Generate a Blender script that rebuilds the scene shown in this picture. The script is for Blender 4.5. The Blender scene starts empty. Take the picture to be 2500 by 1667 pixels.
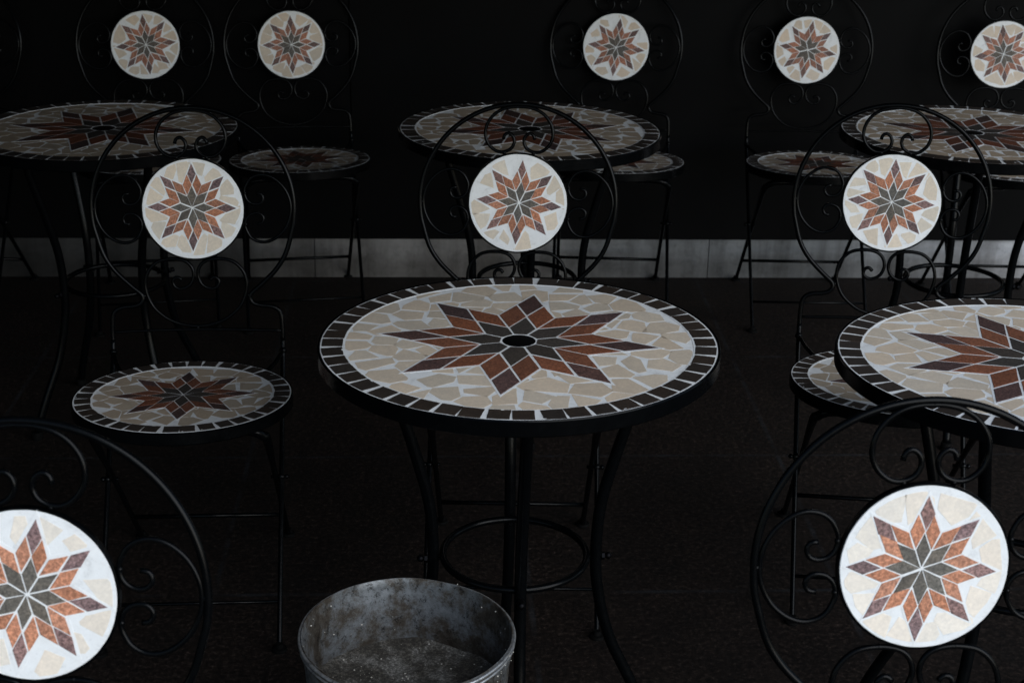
import bpy, math, random
from mathutils import Matrix, Vector

sc = bpy.context.scene
C = sc.collection
PI = math.pi
R_ = math.radians
S_, COS = math.sin, math.cos

# ------------------------------------------------------------------ materials
def new_mat(name):
    m = bpy.data.materials.new(name)
    m.use_nodes = True
    nt = m.node_tree
    b = nt.nodes['Principled BSDF']
    return m, nt, b

def node(nt, kind, **kw):
    n = nt.nodes.new(kind)
    for k, v in kw.items():
        if k in n.inputs:
            n.inputs[k].default_value = v
        else:
            setattr(n, k, v)
    return n

def ramp(nt, src, stops):
    r = nt.nodes.new('ShaderNodeValToRGB')
    el = r.color_ramp.elements
    el[0].position, el[0].color = stops[0][0], (*stops[0][1], 1)
    el[1].position, el[1].color = stops[-1][0], (*stops[-1][1], 1)
    for p, c in stops[1:-1]:
        e = el.new(p)
        e.color = (*c, 1)
    nt.links.new(src, r.inputs['Fac'])
    return r

def mix(nt, a, b, fac, mode='MIX'):
    m = nt.nodes.new('ShaderNodeMix')
    m.data_type = 'RGBA'
    m.blend_type = mode
    for sock, val in ((m.inputs[6], a), (m.inputs[7], b), (m.inputs[0], fac)):
        if hasattr(val, 'links') or hasattr(val, 'is_linked'):
            nt.links.new(val, sock)
        elif isinstance(val, (int, float)):
            sock.default_value = val
        else:
            sock.default_value = (*val, 1)
    return m.outputs[2]

def bump(nt, b, h, strength, dist):
    n = nt.nodes.new('ShaderNodeBump')
    n.inputs['Strength'].default_value = strength
    n.inputs['Distance'].default_value = dist
    nt.links.new(h, n.inputs['Height'])
    nt.links.new(n.outputs[0], b.inputs['Normal'])

def coords(nt, kind='Object'):
    return nt.nodes.new('ShaderNodeTexCoord').outputs[kind]

def noise(nt, vec, scale, detail=4, rough=.6, dist=0):
    n = nt.nodes.new('ShaderNodeTexNoise')
    n.inputs['Scale'].default_value = scale
    n.inputs['Detail'].default_value = detail
    n.inputs['Roughness'].default_value = rough
    n.inputs['Distortion'].default_value = dist
    nt.links.new(vec, n.inputs['Vector'])
    return n.outputs['Fac']

def node_scale(nt, sock, k):
    m = nt.nodes.new('ShaderNodeMath')
    m.operation = 'MULTIPLY'
    nt.links.new(sock, m.inputs[0])
    m.inputs[1].default_value = k
    return m.outputs[0]

def scaled(nt, vec, s):
    m = nt.nodes.new('ShaderNodeMapping')
    m.inputs['Scale'].default_value = s
    nt.links.new(vec, m.inputs['Vector'])
    return m.outputs[0]

def make_metal():
    m, nt, b = new_mat('black_powder_coat')
    co = coords(nt)
    n = noise(nt, co, 60, 5)
    c = ramp(nt, n, [(.3, (.0009, .0011, .0014)), (.62, (.0013, .0016, .0019)), (.8, (.0026, .0029, .0033))])
    nt.links.new(c.outputs[0], b.inputs['Base Color'])
    r = ramp(nt, n, [(.3, (.19,) * 3), (.75, (.25,) * 3)])
    nt.links.new(r.outputs[0], b.inputs['Roughness'])
    b.inputs['Specular IOR Level'].default_value = .10
    bump(nt, b, noise(nt, co, 900, 2), .03, .0004)
    return m

def make_tile():
    """one glazed stone material; the tile's own tint sits in the colour attribute"""
    m, nt, b = new_mat('stone_tile')
    co = coords(nt)
    at = nt.nodes.new('ShaderNodeAttribute')
    at.attribute_name = 'tint'
    n1 = noise(nt, co, 250, 6, .75)
    n2 = noise(nt, co, 55, 4, .6, .6)
    n3 = noise(nt, co, 620, 3, .7)
    v = ramp(nt, n1, [(.38, (.40,) * 3), (.5, (.95, .95, .95)), (.62, (1.75, 1.72, 1.7))])
    c = mix(nt, at.outputs['Color'], v.outputs[0], at.outputs['Alpha'], 'MULTIPLY')
    v2 = ramp(nt, n2, [(.30, (.70, .70, .73)), (.64, (1.18, 1.13, 1.07))])
    m7 = node(nt, 'ShaderNodeMath', operation='MULTIPLY_ADD'); m7.inputs[1].default_value = .65; m7.inputs[2].default_value = .18
    nt.links.new(at.outputs['Alpha'], m7.inputs[0])
    c = mix(nt, c, v2.outputs[0], m7.outputs[0], 'MULTIPLY')
    v3 = ramp(nt, n3, [(.30, (.45, .45, .45)), (.42, (1, 1, 1)), (.66, (1, 1, 1)), (.75, (1.5, 1.48, 1.45))])
    c = mix(nt, c, v3.outputs[0], at.outputs['Alpha'], 'MULTIPLY')
    nt.links.new(c, b.inputs['Base Color'])
    b.inputs['Roughness'].default_value = .62
    b.inputs['Specular IOR Level'].default_value = .3
    bump(nt, b, n1, .12, .0006)
    return m

def make_grout():
    m, nt, b = new_mat('white_grout')
    co = coords(nt)
    n = noise(nt, co, 45, 6, .7, .5)
    n2 = noise(nt, co, 300, 4, .7)
    c = ramp(nt, n, [(.25, (.52, .52, .52)), (.45, (.74, .745, .75)), (.7, (.80, .81, .82))])
    c2 = ramp(nt, n2, [(.26, (.6, .6, .6)), (.4, (1, 1, 1))])
    nt.links.new(mix(nt, c.outputs[0], c2.outputs[0], .6, 'MULTIPLY'), b.inputs['Base Color'])
    b.inputs['Roughness'].default_value = .85
    b.inputs['Specular IOR Level'].default_value = .2
    bump(nt, b, n2, .35, .0006)
    return m

def make_floor():
    m, nt, b = new_mat('dark_paving')
    co = coords(nt, 'Generated')
    geo = nt.nodes.new('ShaderNodeNewGeometry')
    mp = nt.nodes.new('ShaderNodeMapping')
    mp.vector_type = 'TEXTURE'
    mp.inputs['Location'].default_value = (.625, 3.314, 0)
    mp.inputs['Rotation'].default_value = (0, 0, R_(2.9))
    nt.links.new(geo.outputs['Position'], mp.inputs['Vector'])
    P = mp.outputs[0]
    sep = nt.nodes.new('ShaderNodeSeparateXYZ')
    nt.links.new(P, sep.inputs[0])
    def joint(sock):
        d = node(nt, 'ShaderNodeMath', operation='DIVIDE'); d.inputs[1].default_value = .613
        nt.links.new(sock, d.inputs[0])
        f = node(nt, 'ShaderNodeMath', operation='ADD'); f.inputs[1].default_value = .5
        nt.links.new(d.outputs[0], f.inputs[0])
        g = node(nt, 'ShaderNodeMath', operation='FRACT')
        nt.links.new(f.outputs[0], g.inputs[0])
        s = node(nt, 'ShaderNodeMath', operation='SUBTRACT'); s.inputs[1].default_value = .5
        nt.links.new(g.outputs[0], s.inputs[0])
        a = node(nt, 'ShaderNodeMath', operation='ABSOLUTE')
        nt.links.new(s.outputs[0], a.inputs[0])
        return a.outputs[0]
    mn = node(nt, 'ShaderNodeMath', operation='MINIMUM')
    nt.links.new(joint(sep.outputs[0]), mn.inputs[0])
    nt.links.new(joint(sep.outputs[1]), mn.inputs[1])
    wob = noise(nt, P, 30, 4, .7)
    ad = node(nt, 'ShaderNodeMath', operation='MULTIPLY_ADD')
    nt.links.new(wob, ad.inputs[0]); ad.inputs[1].default_value = -.010
    nt.links.new(mn.outputs[0], ad.inputs[2])
    jm = ramp(nt, ad.outputs[0], [(.0, (1, 1, 1)), (.006, (0, 0, 0))])
    n1 = noise(nt, P, 95, 7, .85)
    n2 = noise(nt, P, 4.5, 8, .8)
    n3 = noise(nt, scaled(nt, P, (1, 1, 1)), 420, 2, .5)
    c = ramp(nt, n1, [(.36, (.0012, .0008, .0006)), (.5, (.0085, .0058, .0046)), (.60, (.030, .0225, .019)), (.72, (.13, .108, .096))])
    c2 = ramp(nt, n2, [(.3, (.42, .42, .42)), (.5, (.8, .74, .70)), (.7, (1.3, 1.18, 1.10))])
    col = mix(nt, c.outputs[0], c2.outputs[0], 1.0, 'MULTIPLY')
    spk = ramp(nt, n3, [(.71, (0, 0, 0)), (.80, (.16, .155, .15))])
    col = mix(nt, col, spk.outputs[0], 1.0, 'ADD')
    jf = node(nt, 'ShaderNodeMath', operation='MULTIPLY')
    nt.links.new(jm.outputs[0], jf.inputs[0])
    nj = ramp(nt, noise(nt, P, 9, 4), [(.38, (.0, .0, .0)), (.70, (.42, .42, .42))])
    nt.links.new(nj.outputs[0], jf.inputs[1])
    col = mix(nt, col, (.030, .036, .043), jf.outputs[0])
    nt.links.new(col, b.inputs['Base Color'])
    b.inputs['Roughness'].default_value = .68
    b.inputs['Specular IOR Level'].default_value = .22
    bump(nt, b, n1, .5, .002)
    return m

def make_panel():
    m, nt, b = new_mat('black_panel')
    co = coords(nt)
    n = noise(nt, co, 4, 4)
    c = ramp(nt, n, [(.3, (.0011, .0011, .0012)), (.7, (.0021, .0021, .0024))])
    nt.links.new(c.outputs[0], b.inputs['Base Color'])
    b.inputs['Roughness'].default_value = .5
    b.inputs['Specular IOR Level'].default_value = .06
    return m

def make_concrete():
    m, nt, b = new_mat('stained_concrete')
    co = coords(nt)
    n1 = noise(nt, scaled(nt, co, (3.2, 1, .35)), 2.2, 6, .62, .3)
    n2 = noise(nt, co, 22, 6, .7)
    n3 = noise(nt, scaled(nt, co, (1, 1, 9)), 5, 5, .6)
    c = ramp(nt, n1, [(.34, (.20, .195, .19)), (.5, (.38, .38, .385)), (.64, (.56, .565, .575))])
    c2 = ramp(nt, n2, [(.28, (.55, .54, .53)), (.5, (1, 1, 1)), (.75, (1.12, 1.12, 1.12))])
    col = mix(nt, c.outputs[0], c2.outputs[0], .85, 'MULTIPLY')
    c3 = ramp(nt, n3, [(.3, (.72, .72, .73)), (.6, (1.05, 1.05, 1.05))])
    col = mix(nt, col, c3.outputs[0], .45, 'MULTIPLY')
    # grime along the foot of the plinth
    sep = nt.nodes.new('ShaderNodeSeparateXYZ')
    nt.links.new(co, sep.inputs[0])
    ad = node(nt, 'ShaderNodeMath', operation='MULTIPLY_ADD')
    nt.links.new(noise(nt, co, 26, 5, .7), ad.inputs[0]); ad.inputs[1].default_value = -.085
    nt.links.new(sep.outputs[2], ad.inputs[2])
    g = ramp(nt, ad.outputs[0], [(.0, (.55, .53, .51)), (.05, (1, 1, 1))])
    col = mix(nt, col, g.outputs[0], .9, 'MULTIPLY')
    # light fall-off painted along the plinth: shaded left end, bright right end
    shade_x = node(nt, 'ShaderNodeMath', operation='MULTIPLY_ADD')
    nt.links.new(noise(nt, co, 1.6, 4, .6), shade_x.inputs[0]); shade_x.inputs[1].default_value = 1.2
    nt.links.new(sep.outputs[0], shade_x.inputs[2])
    shade_ramp = ramp(nt, node_scale(nt, shade_x.outputs[0], .2), [(.05, (.05, .049, .048)), (.26, (.10, .098, .095)), (.40, (.44, .42, .405)), (.50, (.34, .345, .35)), (.62, (.36, .375, .39)), (.78, (1.0, 1.0, 1.04))])
    col = mix(nt, col, shade_ramp.outputs[0], 1.0, 'MULTIPLY')
    nt.links.new(col, b.inputs['Base Color'])
    b.inputs['Roughness'].default_value = .8
    b.inputs['Specular IOR Level'].default_value = .25
    bump(nt, b, n2, .25, .003)
    return m

def make_zinc():
    m, nt, b = new_mat('dirty_zinc')
    co = coords(nt)
    big = noise(nt, co, 13, 8, .78, .15)
    mid = noise(nt, co, 75, 8, .85)
    fine = noise(nt, co, 260, 4, .7)
    c = ramp(nt, big, [(.34, (.030, .021, .014)), (.45, (.072, .060, .048)), (.55, (.155, .162, .170)), (.72, (.255, .27, .288))])
    d = ramp(nt, mid, [(.40, (.05, .044, .038)), (.455, (.8, .8, .8)), (.7, (1.15, 1.15, 1.15))])
    col = mix(nt, c.outputs[0], d.outputs[0], .9, 'MULTIPLY')
    f = ramp(nt, fine, [(.28, (.35, .34, .33)), (.42, (1, 1, 1)), (.68, (1, 1, 1)), (.75, (1.9, 1.9, 1.9))])
    col = mix(nt, col, f.outputs[0], .8, 'MULTIPLY')
    nt.links.new(col, b.inputs['Base Color'])
    b.inputs['Metallic'].default_value = .55
    r = ramp(nt, big, [(.3, (.75,) * 3), (.7, (.42,) * 3)])
    nt.links.new(r.outputs[0], b.inputs['Roughness'])
    bump(nt, b, mid, .3, .0015)
    return m

def make_bare_zinc():
    m, nt, b = new_mat('worn_zinc_edge')
    co = coords(nt)
    n = noise(nt, co, 90, 5, .7)
    c = ramp(nt, n, [(.3, (.14, .135, .135)), (.48, (.5, .5, .51)), (.7, (.72, .72, .73))])
    nt.links.new(c.outputs[0], b.inputs['Base Color'])
    b.inputs['Metallic'].default_value = .85
    b.inputs['Roughness'].default_value = .4
    bump(nt, b, n, .2, .001)
    return m

def make_ash():
    m, nt, b = new_mat('ash_and_grit')
    co = coords(nt)
    n = noise(nt, co, 210, 8, .85)
    n2 = noise(nt, co, 15, 6, .7)
    c = ramp(nt, n, [(.3, (.012, .011, .010)), (.48, (.05, .047, .043)), (.60, (.17, .165, .158)), (.72, (.5, .485, .46))])
    c2 = ramp(nt, n2, [(.32, (.25, .21, .17)), (.48, (.7, .64, .56)), (.62, (2.0, 1.97, 1.92))])
    nt.links.new(mix(nt, c.outputs[0], c2.outputs[0], 1.0, 'MULTIPLY'), b.inputs['Base Color'])
    b.inputs['Roughness'].default_value = .9
    bump(nt, b, n, .8, .004)
    return m

def make_simple(name, col, rough, metallic=0.0, spec=.5):
    m, nt, b = new_mat(name)
    n = noise(nt, coords(nt), 80, 4)
    k = ramp(nt, n, [(.3, tuple(c * .75 for c in col)), (.7, tuple(min(1, c * 1.2) for c in col))])
    nt.links.new(k.outputs[0], b.inputs['Base Color'])
    b.inputs['Roughness'].default_value = rough
    b.inputs['Metallic'].default_value = metallic
    b.inputs['Specular IOR Level'].default_value = spec
    return m

METAL = make_metal()
TILE = make_tile()
GROUT = make_grout()
FLOOR = make_floor()
PANEL = make_panel()
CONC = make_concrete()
ZINC = make_zinc()
EDGE = make_bare_zinc()
ASH = make_ash()
RUBBER = make_simple('black_rubber', (.002, .002, .002), .8, 0, .08)
STEEL = make_simple('bolt_steel', (.008, .008, .009), .5, 1.0)
CAP = make_simple('black_plastic_cap', (.0016, .0016, .0018), .6, 0, .08)
BLOCK_MAT = make_simple('light_block_black', (.008, .008, .009), .9, 0, .1)  # only for the added light-blocking sheet and panel
PALE = make_simple('pale_flake', (.5, .47, .42), .8, 0, .2)

# ------------------------------------------------------------------ mesh helper
class MB:
    """collects shapes and links them as ONE mesh object"""
    def __init__(self):
        self.v, self.f, self.fm, self.fs, self.ft = [], [], [], [], []

    def face(self, idx, mat=0, smooth=True, tint=(1, 1, 1, 0)):
        self.f.append(tuple(idx)); self.fm.append(mat); self.fs.append(smooth); self.ft.append(tint)

    def tube(self, pts, r, n=10, closed=False, mat=0, caps=True):
        pts = [Vector(p) for p in pts]
        N = len(pts)
        rad = r if isinstance(r, (list, tuple)) else [r] * N
        tan = []
        for i in range(N):
            a = pts[(i - 1) % N] if (closed or i > 0) else pts[0]
            b = pts[(i + 1) % N] if (closed or i < N - 1) else pts[-1]
            tan.append((b - a).normalized())
        up = Vector((0, 0, 1)) if abs(tan[0].z) < .9 else Vector((1, 0, 0))
        nrm = tan[0].cross(up).normalized()
        rings = []
        for i in range(N):
            nrm = (nrm - tan[i] * nrm.dot(tan[i])).normalized()
            bi = tan[i].cross(nrm)
            base = len(self.v)
            for k in range(n):
                a = 2 * PI * k / n
                self.v.append(tuple(pts[i] + (nrm * COS(a) + bi * S_(a)) * rad[i]))
            rings.append(base)
        for i in range(N if closed else N - 1):
            a, b = rings[i], rings[(i + 1) % N]
            for k in range(n):
                self.face((a + k, a + (k + 1) % n, b + (k + 1) % n, b + k), mat)
        if caps and not closed:
            self.face([rings[0] + k for k in range(n)][::-1], mat, False)
            self.face([rings[-1] + k for k in range(n)], mat, False)

    def lathe(self, prof, n=64, mat=0, closed=False, centre=(0, 0, 0), jitter=None):
        """prof = list of (radius, z); radius 0 closes to a point"""
        rings = []
        for (r, z) in prof:
            if r <= 1e-7:
                rings.append([len(self.v)])
                self.v.append((centre[0], centre[1], centre[2] + z))
            else:
                base = len(self.v)
                for k in range(n):
                    a = 2 * PI * k / n
                    rr, zz = (r, z) if jitter is None else jitter(r, z, a)
                    self.v.append((centre[0] + rr * COS(a), centre[1] + rr * S_(a), centre[2] + zz))
                rings.append(list(range(base, base + n)))
        M = len(rings)
        for i in range(M if closed else M - 1):
            a, b = rings[i], rings[(i + 1) % M]
            for k in range(n):
                k2 = (k + 1) % n
                if len(a) == 1 and len(b) == 1:
                    continue
                if len(a) == 1:
                    self.face((a[0], b[k2], b[k]), mat)
                elif len(b) == 1:
                    self.face((a[k], a[k2], b[0]), mat)
                else:
                    self.face((a[k], a[k2], b[k2], b[k]), mat)

    def ball(self, c, r, n=8, mat=0, squash=1.0):
        prof = [(r * S_(PI * i / 6), -r * squash * COS(PI * i / 6)) for i in range(7)]
        prof[0] = (0, prof[0][1]); prof[-1] = (0, prof[-1][1])
        self.lathe(prof, n, mat, centre=c)

    def box(self, c, s, mat=0, M=None):
        b = len(self.v)
        for x in (-.5, .5):
            for y in (-.5, .5):
                for z in (-.5, .5):
                    p = Vector((x * s[0], y * s[1], z * s[2]))
                    if M is not None:
                        p = M @ p
                    self.v.append((c[0] + p.x, c[1] + p.y, c[2] + p.z))
        for q in ((0, 1, 3, 2), (4, 6, 7, 5), (0, 4, 5, 1), (2, 3, 7, 6), (0, 2, 6, 4), (1, 5, 7, 3)):
            self.face([b + i for i in q], mat, False)

    def slab(self, poly, z0, z1, bev=.0004, mat=0, tint=(1, 1, 1, 0), smooth=False):
        """a tile: polygon pulled up from z0 to z1 with a small rounded edge"""
        n = len(poly)
        ins = inset(poly, bev)
        base = len(self.v)
        for ring, z in ((poly, z0), (poly, z1 - bev), (ins, z1)):
            for p in ring:
                self.v.append((p[0], p[1], z))
        for lvl in range(2):
            for k in range(n):
                k2 = (k + 1) % n
                a = base + lvl * n
                self.face((a + k, a + k2, a + n + k2, a + n + k), mat, False, tint)
        self.face([base + 2 * n + k for k in range(n)], mat, False, tint)

    def build(self, name, mats, parent=None, matrix=None):
        me = bpy.data.meshes.new(name)
        me.from_pydata(self.v, [], self.f)
        for m in (mats if isinstance(mats, (list, tuple)) else [mats]):
            me.materials.append(m)
        me.polygons.foreach_set('material_index', self.fm)
        me.polygons.foreach_set('use_smooth', self.fs)
        if any(t[3] for t in self.ft):
            ca = me.color_attributes.new('tint', 'FLOAT_COLOR', 'CORNER')
            buf = []
            for p, t in zip(me.polygons, self.ft):
                buf.extend(t * p.loop_total)
            ca.data.foreach_set('color', buf)
        me.update()
        o = bpy.data.objects.new(name, me)
        C.objects.link(o)
        if parent is not None:
            o.parent = parent
        if matrix is not None:
            o.matrix_local = matrix
        return o

def smooth_edges(o, deg=35):
    me = o.data
    try:
        me.set_sharp_from_angle(angle=R_(deg))
    except Exception:
        pass
    return o

def inset(poly, d):
    """move every corner of a counter-clockwise polygon inwards by about d (negative d: outwards)"""
    n = len(poly)
    out = []
    for i in range(n):
        p0, p1, p2 = poly[i - 1], poly[i], poly[(i + 1) % n]
        ax, ay = p1[0] - p0[0], p1[1] - p0[1]
        bx, by = p2[0] - p1[0], p2[1] - p1[1]
        la, lb = math.hypot(ax, ay) or 1e-9, math.hypot(bx, by) or 1e-9
        n1 = (-ay / la, ax / la); n2 = (-by / lb, bx / lb)
        k = 1 + n1[0] * n2[0] + n1[1] * n2[1]
        k = max(k, .28)
        out.append((p1[0] + (n1[0] + n2[0]) / k * d, p1[1] + (n1[1] + n2[1]) / k * d))
    return out

def spline(pts, step=.006, closed=False):
    """Catmull-Rom through the points, resampled about every step"""
    P = [Vector(p) for p in pts]
    n = len(P)
    out = []
    for i in range(n if closed else n - 1):
        if closed:
            a, b, c, d = P[(i - 1) % n], P[i], P[(i + 1) % n], P[(i + 2) % n]
        else:
            b, c = P[i], P[i + 1]
            a = P[i - 1] if i > 0 else b * 2 - c
            d = P[i + 2] if i + 2 < n else c * 2 - b
        m = max(2, int((c - b).length / step + .5))
        for k in range(m):
            t = k / m
            out.append(.5 * ((2 * b) + (c - a) * t + (2 * a - 5 * b + 4 * c - d) * t * t + (3 * b - a - 3 * c + d) * t ** 3))
    if not closed:
        out.append(P[-1])
    return out

# ------------------------------------------------------------------ mosaics
def clip(poly, nx, ny, c):
    """keep the side of the polygon with nx*x+ny*y <= c"""
    out = []
    n = len(poly)
    for i in range(n):
        p, q = poly[i], poly[(i + 1) % n]
        dp, dq = nx * p[0] + ny * p[1] - c, nx * q[0] + ny * q[1] - c
        if dp <= 0:
            out.append(p)
        if dp * dq < 0:
            t = dp / (dp - dq)
            out.append((p[0] + (q[0] - p[0]) * t, p[1] + (q[1] - p[1]) * t))
    return out

def area(poly):
    return .5 * sum(poly[i][0] * poly[(i + 1) % len(poly)][1] - poly[(i + 1) % len(poly)][0] * poly[i][1] for i in range(len(poly)))

def rough_edge(poly, rnd, seg, amp):
    """hand-broken edge: long sides get extra, slightly shifted points"""
    out = []
    n = len(poly)
    for i in range(n):
        p, q = poly[i], poly[(i + 1) % n]
        L = math.hypot(q[0] - p[0], q[1] - p[1])
        m = max(1, int(L / seg))
        nx, ny = -(q[1] - p[1]) / (L or 1), (q[0] - p[0]) / (L or 1)
        for k in range(m):
            t = k / m
            j = rnd.uniform(-amp, amp) if k else 0
            out.append((p[0] + (q[0] - p[0]) * t + nx * j, p[1] + (q[1] - p[1]) * t + ny * j))
    return out

def dedupe(poly, eps):
    out = []
    for p in poly:
        if not out or math.hypot(p[0] - out[-1][0], p[1] - out[-1][1]) > eps:
            out.append(p)
    if len(out) > 1 and math.hypot(out[0][0] - out[-1][0], out[0][1] - out[-1][1]) < eps:
        out.pop()
    return out

def disc_poly(r, n=72):
    return [(r * COS(2 * PI * k / n), r * S_(2 * PI * k / n)) for k in range(n)]

def vary(c, rnd, amt):
    k = 1 + rnd.uniform(-amt, amt)
    w = rnd.uniform(-amt, amt) * .35
    return (min(1, c[0] * k * (1 + w)), min(1, c[1] * k), min(1, c[2] * k * (1 - w)))

def star(mb, rnd, tip, phase, off, z0, zg, zt, cols, gap, hole=0, jit=.0006, gro=.0015):
    """eight arms of 2 x 2 lozenges on a star-shaped bed of grout"""
    e = tip / (4 * COS(R_(22.5)))
    outline = []
    for k in range(8):
        a = phase + k * PI / 4
        outline.append((off[0] + tip * COS(a), off[1] + tip * S_(a)))
        b = a + PI / 8
        outline.append((off[0] + 2 * e * COS(b), off[1] + 2 * e * S_(b)))
    mb.slab(rough_edge(inset(outline, -gro), rnd, .012, gro * .25), z0, zg, .00006, 0, smooth=True)
    for k in range(8):
        a = phase + k * PI / 4
        d1 = Vector((COS(a - PI / 8), S_(a - PI / 8))) * e
        d2 = Vector((COS(a + PI / 8), S_(a + PI / 8))) * e
        for i in (0, 1):
            for j in (0, 1):
                o = d1 * i + d2 * j
                q = [o, o + d1, o + d1 + d2, o + d2]
                poly = [(off[0] + p.x, off[1] + p.y) for p in q]
                poly = inset(poly, gap / 2 * rnd.uniform(.75, 1.3))
                sx, sy = rnd.uniform(-jit, jit), rnd.uniform(-jit, jit)
                poly = [(p[0] + sx + rnd.uniform(-jit, jit), p[1] + sy + rnd.uniform(-jit, jit)) for p in poly]
                if hole and i == j == 0:
                    m = Vector((COS(a), S_(a)))
                    poly = clip(poly, -m.x, -m.y, -(m.x * off[0] + m.y * off[1] + hole * rnd.uniform(1.0, 1.04)))
                kind = i + j
                tint = vary(cols[kind], rnd, (.14, .17, .26)[kind])
                alpha = (.7, .75, 1.0)[kind]
                poly = rough_edge(dedupe(poly, .0005), rnd, .007, .00022)
                mb.slab(poly, zg - .0002, zt, .00035, 1, (*tint, alpha))

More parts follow.
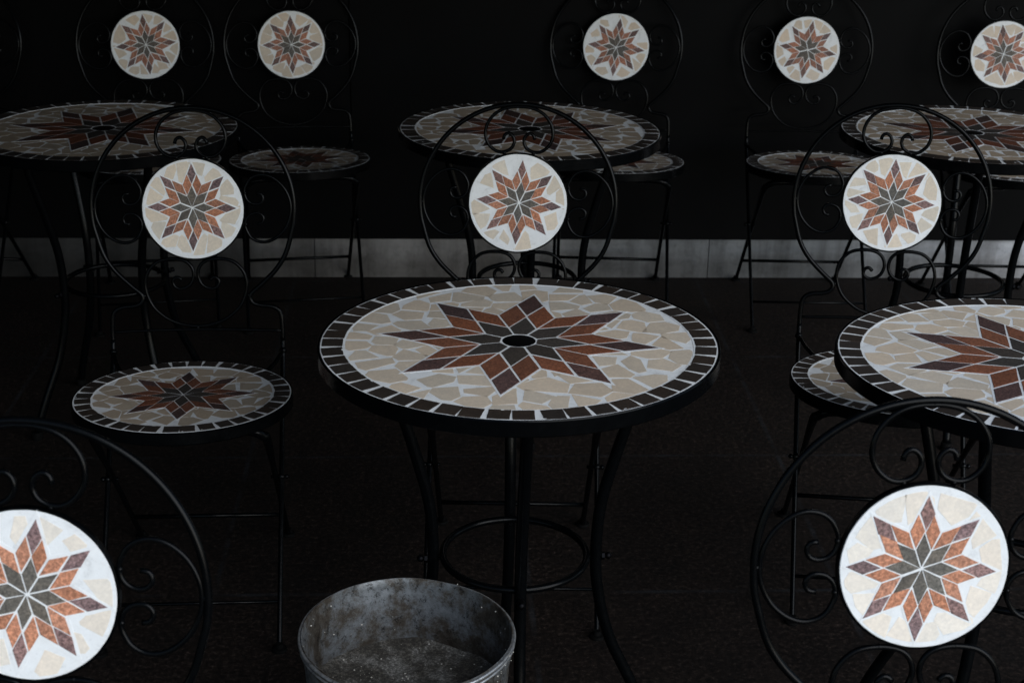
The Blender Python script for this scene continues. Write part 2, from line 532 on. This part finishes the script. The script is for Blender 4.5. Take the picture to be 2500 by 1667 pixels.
def mosaic_mesh(seed, R, star_tip, phase, cols, cell, gapr, border=None, nb=0, hole=0, off=(0, 0), sectors=False, star_gap=.0013, gro=.0015, cracks=False, drop=.08):
    rnd = random.Random(seed)
    mb = MB()
    T = .0028
    # bed of grout, edge slightly uneven
    ph = [rnd.uniform(0, 6.28) for _ in range(4)]
    edge = [(R * (1 + .0012 * S_(7 * a + ph[0]) + .0010 * S_(17 * a + ph[1]) + .0008 * S_(31 * a + ph[2])), a) for a in (2 * PI * k / 120 for k in range(120))]
    mb.slab([(r * COS(a), r * S_(a)) for r, a in edge], -.004, T, .0006, 0)
    Rin = border if border else R * .965
    # broken stone between star and border
    seeds = []
    if sectors:
        for k in range(8):
            a = phase + (k + .5) * PI / 4
            for s in ((-1, 1) if rnd.random() < .78 else (0,)):
                seeds.append((off[0] * .5 + R * rnd.uniform(.70, .86) * COS(a + s * rnd.uniform(.13, .24)),
                              off[1] * .5 + R * rnd.uniform(.70, .86) * S_(a + s * rnd.uniform(.13, .24))))
        for k in range(10):
            a = rnd.uniform(0, 6.28)
            seeds.append((R * 1.06 * COS(a), R * 1.06 * S_(a)))
        for k in range(8):
            a = phase + k * PI / 4
            seeds.append((R * .55 * COS(a), R * .55 * S_(a)))
    else:
        tries = 0
        while tries < 4000:
            tries += 1
            p = (rnd.uniform(-Rin, Rin) * 1.15, rnd.uniform(-Rin, Rin) * 1.15)
            if math.hypot(*p) > Rin * 1.15:
                continue
            if all(math.hypot(p[0] - q[0], p[1] - q[1]) > cell * rnd.uniform(.50, 1.10) for q in seeds):
                seeds.append(p)
    lim = disc_poly(Rin - .0012, 72)
    for i, s in enumerate(seeds):
        if math.hypot(*s) > Rin * 1.02 or (sectors and math.hypot(*s) < R * .62):
            continue
        if sectors and rnd.random() < drop:
            continue
        poly = lim if not sectors else disc_poly(Rin * rnd.uniform(.95, 1.0), 60)
        g = rnd.uniform(*gapr)
        for j, t in enumerate(seeds):
            if j == i:
                continue
            dx, dy = t[0] - s[0], t[1] - s[1]
            L = math.hypot(dx, dy)
            if L > cell * 5:
                continue
            w = rnd.uniform(-.30, .30)
            nx, ny = dx / L * COS(w) - dy / L * S_(w), dx / L * S_(w) + dy / L * COS(w)
            mx, my = s[0] + dx * .5, s[1] + dy * .5
            gg = g * rnd.choice((.4, .7, 1.0, 1.7))
            poly = clip(poly, nx, ny, nx * mx + ny * my - gg)
            if len(poly) < 3:
                break
        if len(poly) < 3:
            continue
        if rnd.random() < .35:          # a corner knocked off
            a = rnd.uniform(0, 6.28)
            cx = sum(p[0] for p in poly) / len(poly); cy = sum(p[1] for p in poly) / len(poly)
            poly = clip(poly, COS(a), S_(a), COS(a) * cx + S_(a) * cy + cell * rnd.uniform(.27, .42))
        poly = dedupe(poly, .0075 if not sectors else .004)
        if len(poly) < 3 or abs(area(poly)) < .00006:
            continue
        cx = sum(p[0] for p in poly) / len(poly); cy = sum(p[1] for p in poly) / len(poly)
        if math.hypot(cx - off[0], cy - off[1]) < star_tip * .45:
            continue
        if area(poly) < 0:
            poly = poly[::-1]
        poly = rough_edge(poly, rnd, .006, .0003)
        mb.slab(poly, T - .0006, T + .00022, .00012, 1, (*vary(cols[3], rnd, .08), .10))
    # border of dark oblong tiles on its own ring of grout
    if border:
        n = 96
        for k in range(n):
            a, b = 2 * PI * k / n, 2 * PI * (k + 1) / n
            base = len(mb.v)
            ri, ro = border, R * .9985
            for aa in (a, b):
                mb.v.append((ri * COS(aa), ri * S_(aa), T - .0004)); mb.v.append((ri * COS(aa), ri * S_(aa), T + .0005))
                mb.v.append((ro * COS(aa), ro * S_(aa), T + .0005)); mb.v.append((ro * COS(aa), ro * S_(aa), T - .0004))
            for q in ((0, 4, 5, 1), (1, 5, 6, 2), (2, 6, 7, 3)):
                mb.face([base + i for i in q], 0, False)
        ri, ro = border + .0022, R - .0024
        for k in range(nb):
            a = 2 * PI * (k + rnd.uniform(-.07, .07)) / nb
            w = 2 * PI * ri / nb * rnd.uniform(.885, .945)
            sk = rnd.uniform(-.0010, .0010)
            r0, r1 = ri + rnd.uniform(-.0006, .0008), ro + rnd.uniform(-.0010, .0004)
            poly = [(r0, -w / 2), (r1, -w / 2 + sk), (math.sqrt(max(0, (r1 + .0004) ** 2)), sk), (r1 + rnd.uniform(-.0008, .0008), w / 2 + sk), (r0 + rnd.uniform(-.0006, .0006), w / 2)]
            # keep the outer corners inside the rim
            poly = [((x, y) if math.hypot(x, y) < R - .0008 else (x * (R - .0008) / math.hypot(x, y), y * (R - .0008) / math.hypot(x, y))) for x, y in poly]
            poly = [(x * COS(a) - y * S_(a), x * S_(a) + y * COS(a)) for x, y in poly]
            poly = rough_edge(poly, rnd, .006, .0003)
            mb.slab(poly, T + .0002, T + .0012, .0003, 1, (*vary(cols[4], rnd, .22), .6))
            if rnd.random() < .28:       # chipped edge or a smear of grout
                ca, cr = a + rnd.uniform(-.5, .5) * w / ri, rnd.choice((r1 - .0012, r0 + .001, r1 - .0012, rnd.uniform(r0, r1)))
                L, H = rnd.uniform(.0012, .0042), rnd.uniform(.0006, .0016)
                chip = []
                for q in range(7):
                    t = 2 * PI * q / 7
                    k = rnd.uniform(.6, 1.1)
                    x, y = cr + H * k * COS(t), L * k * S_(t)
                    x = min(x, R - .0009)
                    chip.append((x * COS(ca) - y * S_(ca), x * S_(ca) + y * COS(ca)))
                mb.slab(chip, T + .0010, T + .00135, .00008, 0)
    star(mb, rnd, star_tip, phase, off, T - .0006, T + .00038, T + .0010, cols, star_gap, hole, gro=gro)
    if cracks:                           # dark weathered cracks across a few pale pieces
        for (x, y, L, a) in cracks:
            pts, px, py = [], x, y
            for k in range(7):
                pts.append((px, py))
                px += COS(a) * L / 6 + rnd.uniform(-.0012, .0012); py += S_(a) * L / 6 + rnd.uniform(-.0012, .0012)
            n = len(pts)
            poly = [(p[0], p[1] - .0007) for p in pts] + [(p[0], p[1] + rnd.uniform(.0004, .0018)) for p in pts[::-1]]
            mb.slab(poly, T - .0006, T + .0004, .00005, 1, (.09, .075, .05, .5))
    return mb

# tints: inner lozenge, side lozenge, outer lozenge, broken stone, border
BORDER = (.030, .0225, .018)
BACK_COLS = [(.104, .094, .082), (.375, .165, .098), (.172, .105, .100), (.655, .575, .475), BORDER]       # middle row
BACK_NEAR = [(.125, .112, .096), (.455, .205, .125), (.215, .135, .130), (.785, .715, .63), BORDER]       # near chairs, colour lightened to carry the stronger light there
BACK_FAR = [(.100, .088, .076), (.325, .150, .100), (.150, .095, .090), (.60, .505, .405), BORDER]        # chairs by the wall, colour darkened to stand in for dimmer light
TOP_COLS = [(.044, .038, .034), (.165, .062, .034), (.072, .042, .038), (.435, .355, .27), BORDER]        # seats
TOP_NEAR = [(.052, .045, .040), (.205, .078, .043), (.088, .052, .048), (.60, .505, .40), BORDER]        # near tables, brighter light put into the tile colour
TOP_FAR = [(.038, .032, .028), (.130, .046, .025), (.055, .032, .028), (.37, .295, .22), BORDER]          # back tables and seats, shade put into the tile colour

# ------------------------------------------------------------------ things
def thing(name, label, cat, loc=(0, 0, 0), rz=0, group=None):
    o = bpy.data.objects.new(name, None)
    o.empty_display_size = .1
    C.objects.link(o)
    o.location = loc
    o.rotation_euler = (0, 0, rz)
    tag(o, label, cat, group)
    return o

def tag(o, label=None, cat=None, group=None, kind=None):
    for k, v in (('label', label), ('category', cat), ('group', group), ('kind', kind)):
        if v:
            o[k] = v
    return o

def copy_tree(o, parent=None):
    c = o.copy()
    C.objects.link(c)
    if parent is not None:
        c.parent = parent
    for ch in list(o.children):
        copy_tree(ch, c)
    return c

def find(o, *names):
    for n in names:
        o = next(ch for ch in o.children if ch.name.split('.')[0] == n)
    return o

# ---- folding chair with a scrolled back --------------------------------------
TH = R_(9.0)
YB, ZB, K = .279, .719, .967
RM = .0943                              # radius of the back mosaic
def bp(u, v, w=0):
    """a point of the back: u across, v up the slope from the centre of the medallion, w towards the sitter"""
    return (u * K, YB + v * K * S_(TH) - w * COS(TH), ZB + v * K * COS(TH) + w * S_(TH))

def arc(r, a0, a1, n):
    return [(r * COS(R_(a0 + (a1 - a0) * i / n)), r * S_(R_(a0 + (a1 - a0) * i / n))) for i in range(n + 1)]

LOOP_R = [(.1665, -.262), (.1665, -.240), (.1645, -.213), (.158, -.2005), (.145, -.1945), (.126, -.1925), (.111, -.188), (.1045, -.1795),
          (.1055, -.172), (.110, -.1655), (.129, -.149), (.1565, -.121), (.1765, -.089), (.1895, -.046)]
TOP_L = [(-.031, .126), (-.0285, .1345), (-.021, .1385), (-.0125, .1325), (-.0095, .121), (-.0155, .1085), (-.0295, .1015), (-.045, .1030),
         (-.060, .1155), (-.0668, .134), (-.0636, .155), (-.0515, .1730), (-.034, .1847), (-.0145, .1898), (0, .1905)]
SIDE = [(-.1225, .0300), (-.132, .0283), (-.1356, .0200), (-.132, .0120), (-.1235, .0085), (-.1112, .0110), (-.1022, .0205), (-.0995, .0340),
        (-.1030, .0455), (-.110, .0567), (-.122, .0642), (-.1385, .0660), (-.157, .0590), (-.1745, .0430), (-.1855, .0215), (-.1890, 0)]
LOW = [(-.0275, -.1415), (-.0325, -.1362), (-.0395, -.1358), (-.0450, -.1425), (-.0430, -.1520), (-.0325, -.1580), (-.0190, -.1550), (-.0085, -.1455),
       (-.0040, -.1290), (-.0090, -.1125), (-.0220, -.1020), (-.0450, -.0985), (-.0720, -.1035), (-.0905, -.1205), (-.0985, -.1440), (-.0960, -.1690),
       (-.0830, -.1960), (-.0560, -.2190), (-.0270, -.2300), (0, -.2330)]

def make_chair():
    root = thing('folding_chair', 'chair', 'chair')
    # the big loop with its neck and shoulders, one bent tube
    right = [(u, v) for u, v in LOOP_R]
    circ = arc(.1955, -8, 188, 24)
    left = [(-u, v) for u, v in LOOP_R[::-1]]
    mb = MB()
    mb.tube(spline([bp(u, v) for u, v in right + circ + left], .005), .0046, 12)
    smooth_edges(mb.build('backrest_loop', METAL, root))
    # scrolls
    def mirror(P): return [(-u, v) for u, v in P]
    mb = MB()
    mb.tube(spline([bp(u, v) for u, v in TOP_L + mirror(TOP_L)[::-1][1:]], .004), .0034, 10)
    for u, v in ((0, .1935), (-.029, .0995), (.029, .0995)):
        mb.ball(bp(u, v), .0040)
    mb.build('top_scroll', METAL, root)
    for s in (-1, 1):
        half = [(u * -s if s == 1 else u, v) for u, v in SIDE]
        full = half + [(u, -v) for u, v in half[::-1][1:]]
        mb = MB()
        mb.tube(spline([bp(u, v) for u, v in full], .004), .0031, 10)
        for u, v in ((.1925, 0), (.1005, .031), (.1005, -.031)):
            mb.ball(bp(s * u, v), .0037)
        mb.build('side_scroll', METAL, root)
    mb = MB()
    mb.tube(spline([bp(u, v) for u, v in LOW + mirror(LOW)[::-1][1:]], .004), .0034, 10)
    for u, v in ((.045, -.0985), (-.045, -.0985), (.1015, -.172), (-.1015, -.172), (0, -.2365)):
        mb.ball(bp(u, v), .0038)
    mb.build('bottom_scroll', METAL, root)
    mb = MB()
    mb.tube(spline([bp(-.1665, -.2440), bp(-.08, -.2412), bp(0, -.2400), bp(.08, -.2412), bp(.1665, -.2440)], .01), .0030, 10)
    mb.build('back_rail', METAL, root)
    # medallion: a shallow steel dish that carries the mosaic
    M = Matrix.Translation(bp(0, 0)) @ Matrix.Rotation(PI / 2 - TH, 4, 'X')
    mb = MB()
    mb.lathe([(0, -.0045), (RM + .0022, -.0045), (RM + .0030, -.0035), (RM + .0030, .0040), (RM + .0022, .0050), (RM + .0006, .0050), (RM + .0003, .0035), (0, .0030)], 72)
    med = smooth_edges(mb.build('medallion', METAL, root, M))
    mosaic_mesh(1, RM, .086, PI / 2, BACK_COLS, .034, (.0006, .002), sectors=True).build('mosaic', [GROUT, TILE], med, Matrix.Translation((0, 0, .0022)))
    # seat: pan + mosaic
    Ms = Matrix.Translation((0, 0, .4540)) @ Matrix.Rotation(-R_(4.0), 4, 'X')
    RS = .1909
    mb = MB()
    mb.lathe([(0, -.006), (RS - .012, -.006), (RS - .010, -.019), (RS + .0015, -.019), (RS + .0028, -.017), (RS + .0028, .0030), (RS + .0020, .0042), (RS + .0006, .0040), (RS + .0002, .0020), (0, .0015)], 96)
    seat = smooth_edges(mb.build('seat', METAL, root, Ms), 18)
    mosaic_mesh(2, RS, .128, .04, TOP_COLS, .036, (.0005, .0018), border=.158, nb=36).build('mosaic', [GROUT, TILE], seat, Matrix.Translation((0, 0, .0008)))
    # front legs run on from the back tube
    xf = .1665 * K
    for s in (-1, 1):
        mb = MB()
        p = bp(s * .1665, -.259)
        mb.tube(spline([p, (s * xf, .226, .440), (s * xf, .16, .352), (s * xf, .02, .175), (s * xf, -.1185, .004)], .012), .0049, 10)
        # hinge eye at the post and pivot boss
        mb.ball((s * xf, .231, .449), .0075)
        mb.ball((s * xf, .082, .253), .0072)
        leg = mb.build('front_leg', METAL, root)
        f = MB()
        f.lathe([(0, 0), (.0135, 0), (.0145, .0015), (.0135, .006), (.0080, .0075), (.0065, .015), (0, .015)], 20, centre=(s * xf, -.1195, 0))
        smooth_edges(f.build('rubber_foot', RUBBER, leg))
    # rear legs hang from a bent bar under the front of the seat
    xr = .150
    for s in (-1, 1):
        mb = MB()
        pts = [(s * .060, -.082, .4250), (s * .105, -.082, .4245), (s * .130, -.081, .4215), (s * .145, -.073, .409), (s * xr, -.055, .392), (s * xr, .082, .253), (s * xr, .317, .005)]
        sp = spline(pts, .010)
        mb.tube(sp, [(.0088 if p.z > .415 else .0088 - .0033 * min(1, (.415 - p.z) / .11)) for p in sp], 10)
        leg = mb.build('rear_leg', METAL, root)
        f = MB()
        f.lathe([(0, 0), (.0135, 0), (.0145, .0015), (.0135, .006), (.0080, .0075), (.0065, .015), (0, .015)], 20, centre=(s * xr, .320, 0))
        smooth_edges(f.build('rubber_foot', RUBBER, leg))
        mb = MB()
        mb.tube([(s * (xr - .009), .082, .253), (s * (xf + .0095), .082, .253)], .0034, 8)
        mb.ball((s * (xf + .0095), .082, .253), .0052, squash=.9)
        mb.build('pivot_bolt', METAL, root)
    mb = MB()
    mb.box((0, -.082, .4270), (.125, .016, .012))
    mb.box((0, .115, .4300), (.300, .015, .004))
    for s in (-1, 1):
        mb.box((s * .118, .01, .4325), (.014, .235, .004), M=Matrix.Rotation(-R_(4), 3, 'X'))
        mb.tube([(s * .118, .115, .430), (s * .150, .19, .442), (s * xf, .231, .449)], .0042, 8)
    smooth_edges(mb.build('seat_support', METAL, root))
    for nm, y, z, w, r in (('front_stretcher', -.065, .0700, xf, .0034), ('rear_stretcher', .235, .0925, xr, .0046)):
        mb = MB()
        mb.tube([(-w, y, z), (w, y, z)], r, 10)
        mb.build(nm, METAL, root)
    return root

# ---- round mosaic table ------------------------------------------------------
LEG = [(.200, .690), (.187, .625), (.170, .566), (.153, .505), (.1385, .447), (.1315, .390), (.1310, .320), (.136, .277), (.1455, .229), (.161, .179), (.1795, .138), (.195, .105), (.216, .055), (.230, .012)]
RT = .300
def make_table():
    root = thing('bistro_table', 'table', 'table')
    mb = MB()
    mb.lathe([(0, -.004), (RT - .020, -.004), (RT - .018, -.021), (RT + .0020, -.021), (RT + .0040, -.019), (RT + .0040, .0025), (RT + .0030, .0042), (RT + .0006, .0040), (RT + .0004, -.0012), (0, -.0012)], 128)
    top = smooth_edges(mb.build('tabletop', METAL, root, Matrix.Translation((0, 0, .7062))), 18)
    mosaic_mesh(10, RT, .212, 0, TOP_COLS, .044, (.0005, .0020), border=.2635, nb=49, hole=.0275, star_gap=.0022, gro=.002).build('mosaic', [GROUT, TILE], top)
    mb = MB()
    mb.lathe([(0, .0034), (.0248, .0034), (.0256, .0031), (.0257, .001), (0, .001)], 40)
    cap = mb.build('hole_cap', CAP, top)
    smooth_edges(cap, 50)
    for k in range(4):
        a = k * PI / 2
        ca, sa = COS(a), S_(a)
        mb = MB()
        mb.tube(spline([(r * ca, r * sa, z) for r, z in LEG], .014), .0094, 14)
        leg = mb.build('leg', METAL, root)
        f = MB()
        f.lathe([(0, 0), (.0125, 0), (.0135, .002), (.0130, .014), (.0115, .019), (0, .019)], 20, centre=(.2315 * ca, .2315 * sa, 0))
        smooth_edges(f.build('rubber_foot', RUBBER, leg))
        f = MB()
        f.tube([(.110 * ca, .110 * sa, .338), (.149 * ca, .149 * sa, .338)], .0032, 8)
        f.ball((.1505 * ca, .1505 * sa, .338), .0062, 10)
        f.tube([(.1400 * ca, .1400 * sa, .338), (.1445 * ca, .1445 * sa, .338)], .0068, 6)
        smooth_edges(f.build('bolt', STEEL, leg))
    mb = MB()
    mb.tube([(.1150 * COS(2 * PI * i / 96), .1150 * S_(2 * PI * i / 96), .3445) for i in range(96)], .0058, 12, closed=True)
    mb.build('brace_ring', METAL, root)
    return root

# ------------------------------------------------------------------ place the chairs
CH = 'black scroll back chairs with mosaic seats'
chairs = [
    # x, y, yaw, seed, star tilt (deg, clockwise), star offset, seat phase, label
    (-.584, 2.557, 4.4, 101, .9, (-.001, .003), 2.2, 'black scroll-back chair left of the centre table, its whole dim mosaic seat in view'),
    (.0068, 2.633, 0., 102, 4.6, (.002, .001), 9, 'black scroll-back chair tucked directly behind the centre table that hides its seat'),
    (.7129, 2.682, -5.4, 103, 1.5, (-.001, .0015), 12, 'black scroll-back chair behind the near right table, its seat half under the tabletop'),
    (.4743, 1.2466, 3.1, 104, 2.0, (-.003, -.0015), 20, 'brightest black scroll-back chair nearest the camera at right, white medallion whole'),
    (-.5058, 1.1524, -.5, 105, 9.0, (0, .002), 7, 'close black scroll-back chair at bottom left, cut off by the left edge'),
    (-.9959, 4.1465, 11.5, 106, -4.0, (.002, .001), 15, 'far scroll-back chair by the black wall behind the dim left table, seat mostly hidden'),
    (-.5924, 4.1874, 10.8, 107, 0., (0, 0), 5, 'far scroll-back chair by the black wall with a whole dark seat beside the left table'),
    (.2766, 4.2357, -1.7, 108, 6.0, (.001, -.001), 30, 'far scroll-back chair by the wall behind the middle back table, seat edge showing at right'),
    (.8367, 4.2388, .3, 109, 8.5, (.002, .001), 18, 'far scroll-back chair with free-standing seat left of the far right table'),
    (1.3993, 4.2267, 0., 110, -6.5, (0, .001), 8, 'far scroll-back chair behind the far right table, medallion cut by the right edge'),
    (-1.590, 4.130, 0., 111, 3, (0, 0), 25, 'far scroll-back chair at the left edge with only a curve of its loop showing'),
]
proto = make_chair()
for i, (x, y, yaw, seed, tilt, off, sph, label) in enumerate(chairs):
    o = proto if i == 0 else copy_tree(proto)
    o.location = (x, y, 0)
    o.rotation_euler = (0, 0, R_(yaw))
    tag(o, label, 'chair', CH)
    rnd = random.Random(seed)
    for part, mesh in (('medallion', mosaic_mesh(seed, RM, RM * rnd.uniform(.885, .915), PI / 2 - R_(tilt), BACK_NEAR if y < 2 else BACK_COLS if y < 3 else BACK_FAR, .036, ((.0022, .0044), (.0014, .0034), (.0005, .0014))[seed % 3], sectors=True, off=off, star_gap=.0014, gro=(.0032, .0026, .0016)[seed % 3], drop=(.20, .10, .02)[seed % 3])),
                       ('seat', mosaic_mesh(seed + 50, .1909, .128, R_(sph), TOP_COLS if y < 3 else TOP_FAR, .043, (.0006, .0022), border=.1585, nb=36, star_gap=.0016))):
        old = find(o, part, 'mosaic')
        tmp = mesh.build('mosaic_tmp', [GROUT, TILE])
        old.data = tmp.data
        bpy.data.objects.remove(tmp)
        old.data.name = 'mosaic'

# ------------------------------------------------------------------ place the tables
TG = 'round mosaic tables with black rims'
tables = [
    # x, y, leg turn, star phase, tilt x, tilt y, seed, label
    (.0105, 2.2086, 4, 38.4, -.6, .45, 201, 'round mosaic table in the centre of the picture, the dented metal tub at its feet'),
    (.0330, 3.5506, 3, 15., -.75, -.35, 202, 'mosaic table in the middle of the back row, behind the centre chair'),
    (-.9376, 3.4851, 42, -4., -.64, .05, 203, 'darkest mosaic table, at the left edge of the back row'),
    (1.0668, 3.5904, -9, 20.4, -.8, .06, 204, 'mosaic table in the back row at the right edge, pale stone cracked beside its star'),
    (.7913, 2.1668, 52, 11., -2.0, .12, 205, 'near mosaic table at the right edge, behind the brightest chair'),
]
tproto = make_table()
for i, (x, y, legs, phase, tx, ty, seed, label) in enumerate(tables):
    o = tproto if i == 0 else copy_tree(tproto)
    o.location = (x, y, 0)
    o.rotation_euler = (0, 0, R_(legs))
    tag(o, label, 'table', TG)
    top = find(o, 'tabletop')
    # the slight lean of each top, given in the room's directions
    lean = Matrix.Rotation(R_(tx), 4, 'X') @ Matrix.Rotation(-R_(ty), 4, 'Y')
    top.matrix_local = Matrix.Translation((0, 0, .7062)) @ Matrix.Rotation(-R_(legs), 4, 'Z') @ lean
    cr = None
    if seed == 204:
        cr = [(.065, .195, .05, -.1), (.055, .165, .06, .15), (.075, .172, .05, .25), (.10, .185, .05, -.3), (.085, .150, .05, .1)]
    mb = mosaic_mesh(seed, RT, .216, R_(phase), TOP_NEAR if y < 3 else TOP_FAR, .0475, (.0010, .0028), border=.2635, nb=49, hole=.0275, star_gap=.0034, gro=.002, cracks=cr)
    tmp = mb.build('mosaic_tmp', [GROUT, TILE])
    old = find(top, 'mosaic')
    old.data = tmp.data
    bpy.data.objects.remove(tmp)
    old.data.name = 'mosaic'

# ------------------------------------------------------------------ zinc tub with ash
def make_tub(x, y):
    root = thing('metal_tub', 'dented grey metal tub with dirty ash inside, standing in front of the centre table', 'tub', (x, y, 0))
    H, RR, RB = .346, .1545, .123
    zf = .238
    rf = RB + (RR - RB) * zf / H
    rnd = random.Random(7)
    def jit(r, z, a):
        k = .0010 * S_(3 * a + 1) + .0004 * S_(7 * a + 2.1) + .0010 * S_(2 * a + z * 9)
        return r + k, z + (.0005 * S_(4 * a + .6) + .0003 * S_(9 * a) if z > .3 else 0)
    mb = MB()
    mb.lathe([(0, .004), (RB - .004, .004), (RB, .0), (RB + .002, .004), (rf, zf), (RR - .004, H - .036), (RR - .0015, H - .030), (RR - .002, H - .024), (RR, H - .012), (RR + .0005, H - .001),
              (RR - .001, H), (RR - .0022, H - .001), (RR - .0022, H - .012), (RR - .0045, H - .024), (RR - .007, H - .036), (rf - .0022, zf + .004), (rf - .006, zf - .012), (0, zf - .012)], 128, jitter=jit)
    smooth_edges(mb.build('tub_wall', ZINC, root), 50)
    mb = MB()
    for zz, rr, tr in ((H - .004, RR + .0016, .0026), (H - .0125, RR + .0010, .0020)):
        pts = []
        for k in range(128):
            a = 2 * PI * k / 128
            r, z = jit(rr, zz, a)
            pts.append((r * COS(a), r * S_(a), z))
        mb.tube(pts, tr, 10, closed=True)
    mb.build('rolled_rim', EDGE, root)
    mb = MB()
    prof = [(0, zf)] + [(rf * i / 14, zf) for i in range(1, 14)] + [(rf - .0005, zf + .003)]
    def lump(r, z, a):
        x_, y_ = r * COS(a), r * S_(a)
        return r, z + .003 * S_(38 * x_ + 1) * S_(31 * y_ + 2) + .0016 * S_(95 * x_) * S_(88 * y_ + 1) + .004 * (r / rf) ** 6 * (1 + S_(5 * a))
    mb.lathe(prof, 96, jitter=lump)
    tag(mb.build('ash', ASH, root), 'grey ash and grit on the bottom of the tub')
    # pale crumbs stuck to the wall and lying on the ash
    mb = MB()
    for k in range(230):
        a = rnd.uniform(0, 2 * PI)
        if k < 80:
            z = rnd.uniform(zf + .01, H - .006)
            r = RB + (RR - RB) * z / H - .0028
        else:
            r = rf * math.sqrt(rnd.random()) * .95
            z = zf + .004
        mb.ball((r * COS(a), r * S_(a), z), rnd.choice((.0005, .0006, .0008, .0015)), 6, squash=.6)
    for k in range(26):
        a = rnd.gauss(-.2, .5)
        mb.ball((( RR + .0022) * COS(a), (RR + .0022) * S_(a), H - rnd.uniform(.0, .03)), rnd.uniform(.0006, .0016), 6, squash=.7)
    tag(mb.build('crumbs', PALE, root), kind='stuff')
    return root
make_tub(-.1465, 1.968)

# ------------------------------------------------------------------ the setting
WA = Vector((-1.5531, 4.4717, 0)); WB = Vector((1.5937, 4.6281, 0))
wd = (WB - WA).normalized()
wang = math.atan2(wd.y, wd.x)
wall = thing('wall', 'black panelled wall on a stained grey concrete base behind all the chairs', 'wall', tuple(WA), wang)
mb = MB()
x0, x1 = -2.2, 7.5
pe = [x0, -.3, .95, 2.155, 3.4, 4.6, x1]
for a, b in zip(pe, pe[1:]):
    mb.box(((a + b) / 2, .10, .060), (b - a - .0025, .20, .128))
mb.box(((x0 + x1) / 2, .115, .060), (x1 - x0 - .01, .20, .126))
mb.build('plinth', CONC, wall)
mb = MB()
edges = [x0, 1.07, x1]
for a, b in zip(edges, edges[1:]):
    mb.box(((a + b) / 2, .092, 1.515), (b - a - .004, .20, 2.78))
mb.box(((x0 + x1) / 2, .12, 1.515), (x1 - x0 - .01, .20, 2.76))
mb.build('panelling', PANEL, wall)

mb = MB()
G = 60
mb.v += [(-G, -G, 0), (G, -G, 0), (G, G, 0), (-G, G, 0)]
mb.face((0, 1, 2, 3), 0, False)
tag(mb.build('ground', FLOOR), kind='structure')

# added unseen sheet overhead, shaped to cut the light, plus a left panel
BLOCK_PTS = [(-2.6, .95, 1.45), (-.5, 1.22, 1.42), (.45, 1.66, 1.42), (1.05, 2.1, 1.51), (2.7, 2.7, 1.9), (3.2, 4.9, 2.4), (-2.6, 4.9, 2.4)]
mb = MB()
n = len(BLOCK_PTS)
for dz in (0, .012):
    for p in BLOCK_PTS:
        mb.v.append((p[0], p[1], p[2] + dz))
# fan of strips from the front edge back to the wall
mb.face((6, 1, 0), 0, False); mb.face((6, 2, 1), 0, False); mb.face((6, 5, 2), 0, False); mb.face((5, 3, 2), 0, False); mb.face((5, 4, 3), 0, False)
for q in ((6, 1, 0), (6, 2, 1), (6, 5, 2), (5, 3, 2), (5, 4, 3)):
    mb.face([n + i for i in q][::-1], 0, False)
for k in range(n):
    mb.face((k, (k + 1) % n, n + (k + 1) % n, n + k), 0, False)
tag(mb.build('light_block_sheet', BLOCK_MAT), kind='structure')
mb = MB()
mb.box((-2.65, 3.0, 1.25), (.08, 4.2, 2.50))  # added out of view to keep light off the left side
tag(mb.build('light_block_panel', BLOCK_MAT), kind='structure')

# ------------------------------------------------------------------ light
SUN_EL, SUN_AZ = 27, 140     # azimuth measured clockwise from +y (seen from above)
w = bpy.data.worlds.new('World')
sc.world = w
w.use_nodes = True
nt = w.node_tree
bg = nt.nodes['Background']
sky = nt.nodes.new('ShaderNodeTexSky')
sky.sky_type = 'NISHITA'
sky.sun_disc = False
sky.sun_elevation = R_(SUN_EL)
sky.sun_rotation = R_(SUN_AZ)
sky.air_density = 1.0
sky.dust_density = .4
sky.ozone_density = 1.0
nt.links.new(sky.outputs[0], bg.inputs['Color'])
bg.inputs['Strength'].default_value = .12
ld = bpy.data.lights.new('sun', 'SUN')
ld.energy = 3.1
ld.angle = R_(60)
ld.color = (.93, .975, 1.0)
lo = bpy.data.objects.new('sun', ld)
C.objects.link(lo)
az, el = R_(SUN_AZ), R_(SUN_EL)
sdir = Vector((S_(az) * COS(el), COS(az) * COS(el), S_(el)))      # towards the sun
lo.rotation_euler = sdir.to_track_quat('Z', 'Y').to_euler()
lo.location = (3, -4, 6)

# ------------------------------------------------------------------ camera
cd = bpy.data.cameras.new('camera')
cam = bpy.data.objects.new('camera', cd)
C.objects.link(cam)
cd.sensor_width = 36
cd.lens = 55.03
cd.clip_start = .05
cd.clip_end = 500
cam.matrix_world = Matrix.Translation((0, 0, 1.5763)) @ Matrix.Rotation(R_(90 - 21.458), 4, 'X') @ Matrix.Rotation(R_(1.018), 4, 'Z')
cd.dof.use_dof = True
cd.dof.focus_distance = 2.55
cd.dof.aperture_fstop = 11
sc.camera = cam

sc.view_settings.view_transform = 'Standard'
sc.view_settings.look = 'None'
sc.view_settings.exposure = 0
sc.view_settings.gamma = 1
sc.render.engine = 'CYCLES'
sc.cycles.use_denoising = True
sc.cycles.max_bounces = 6
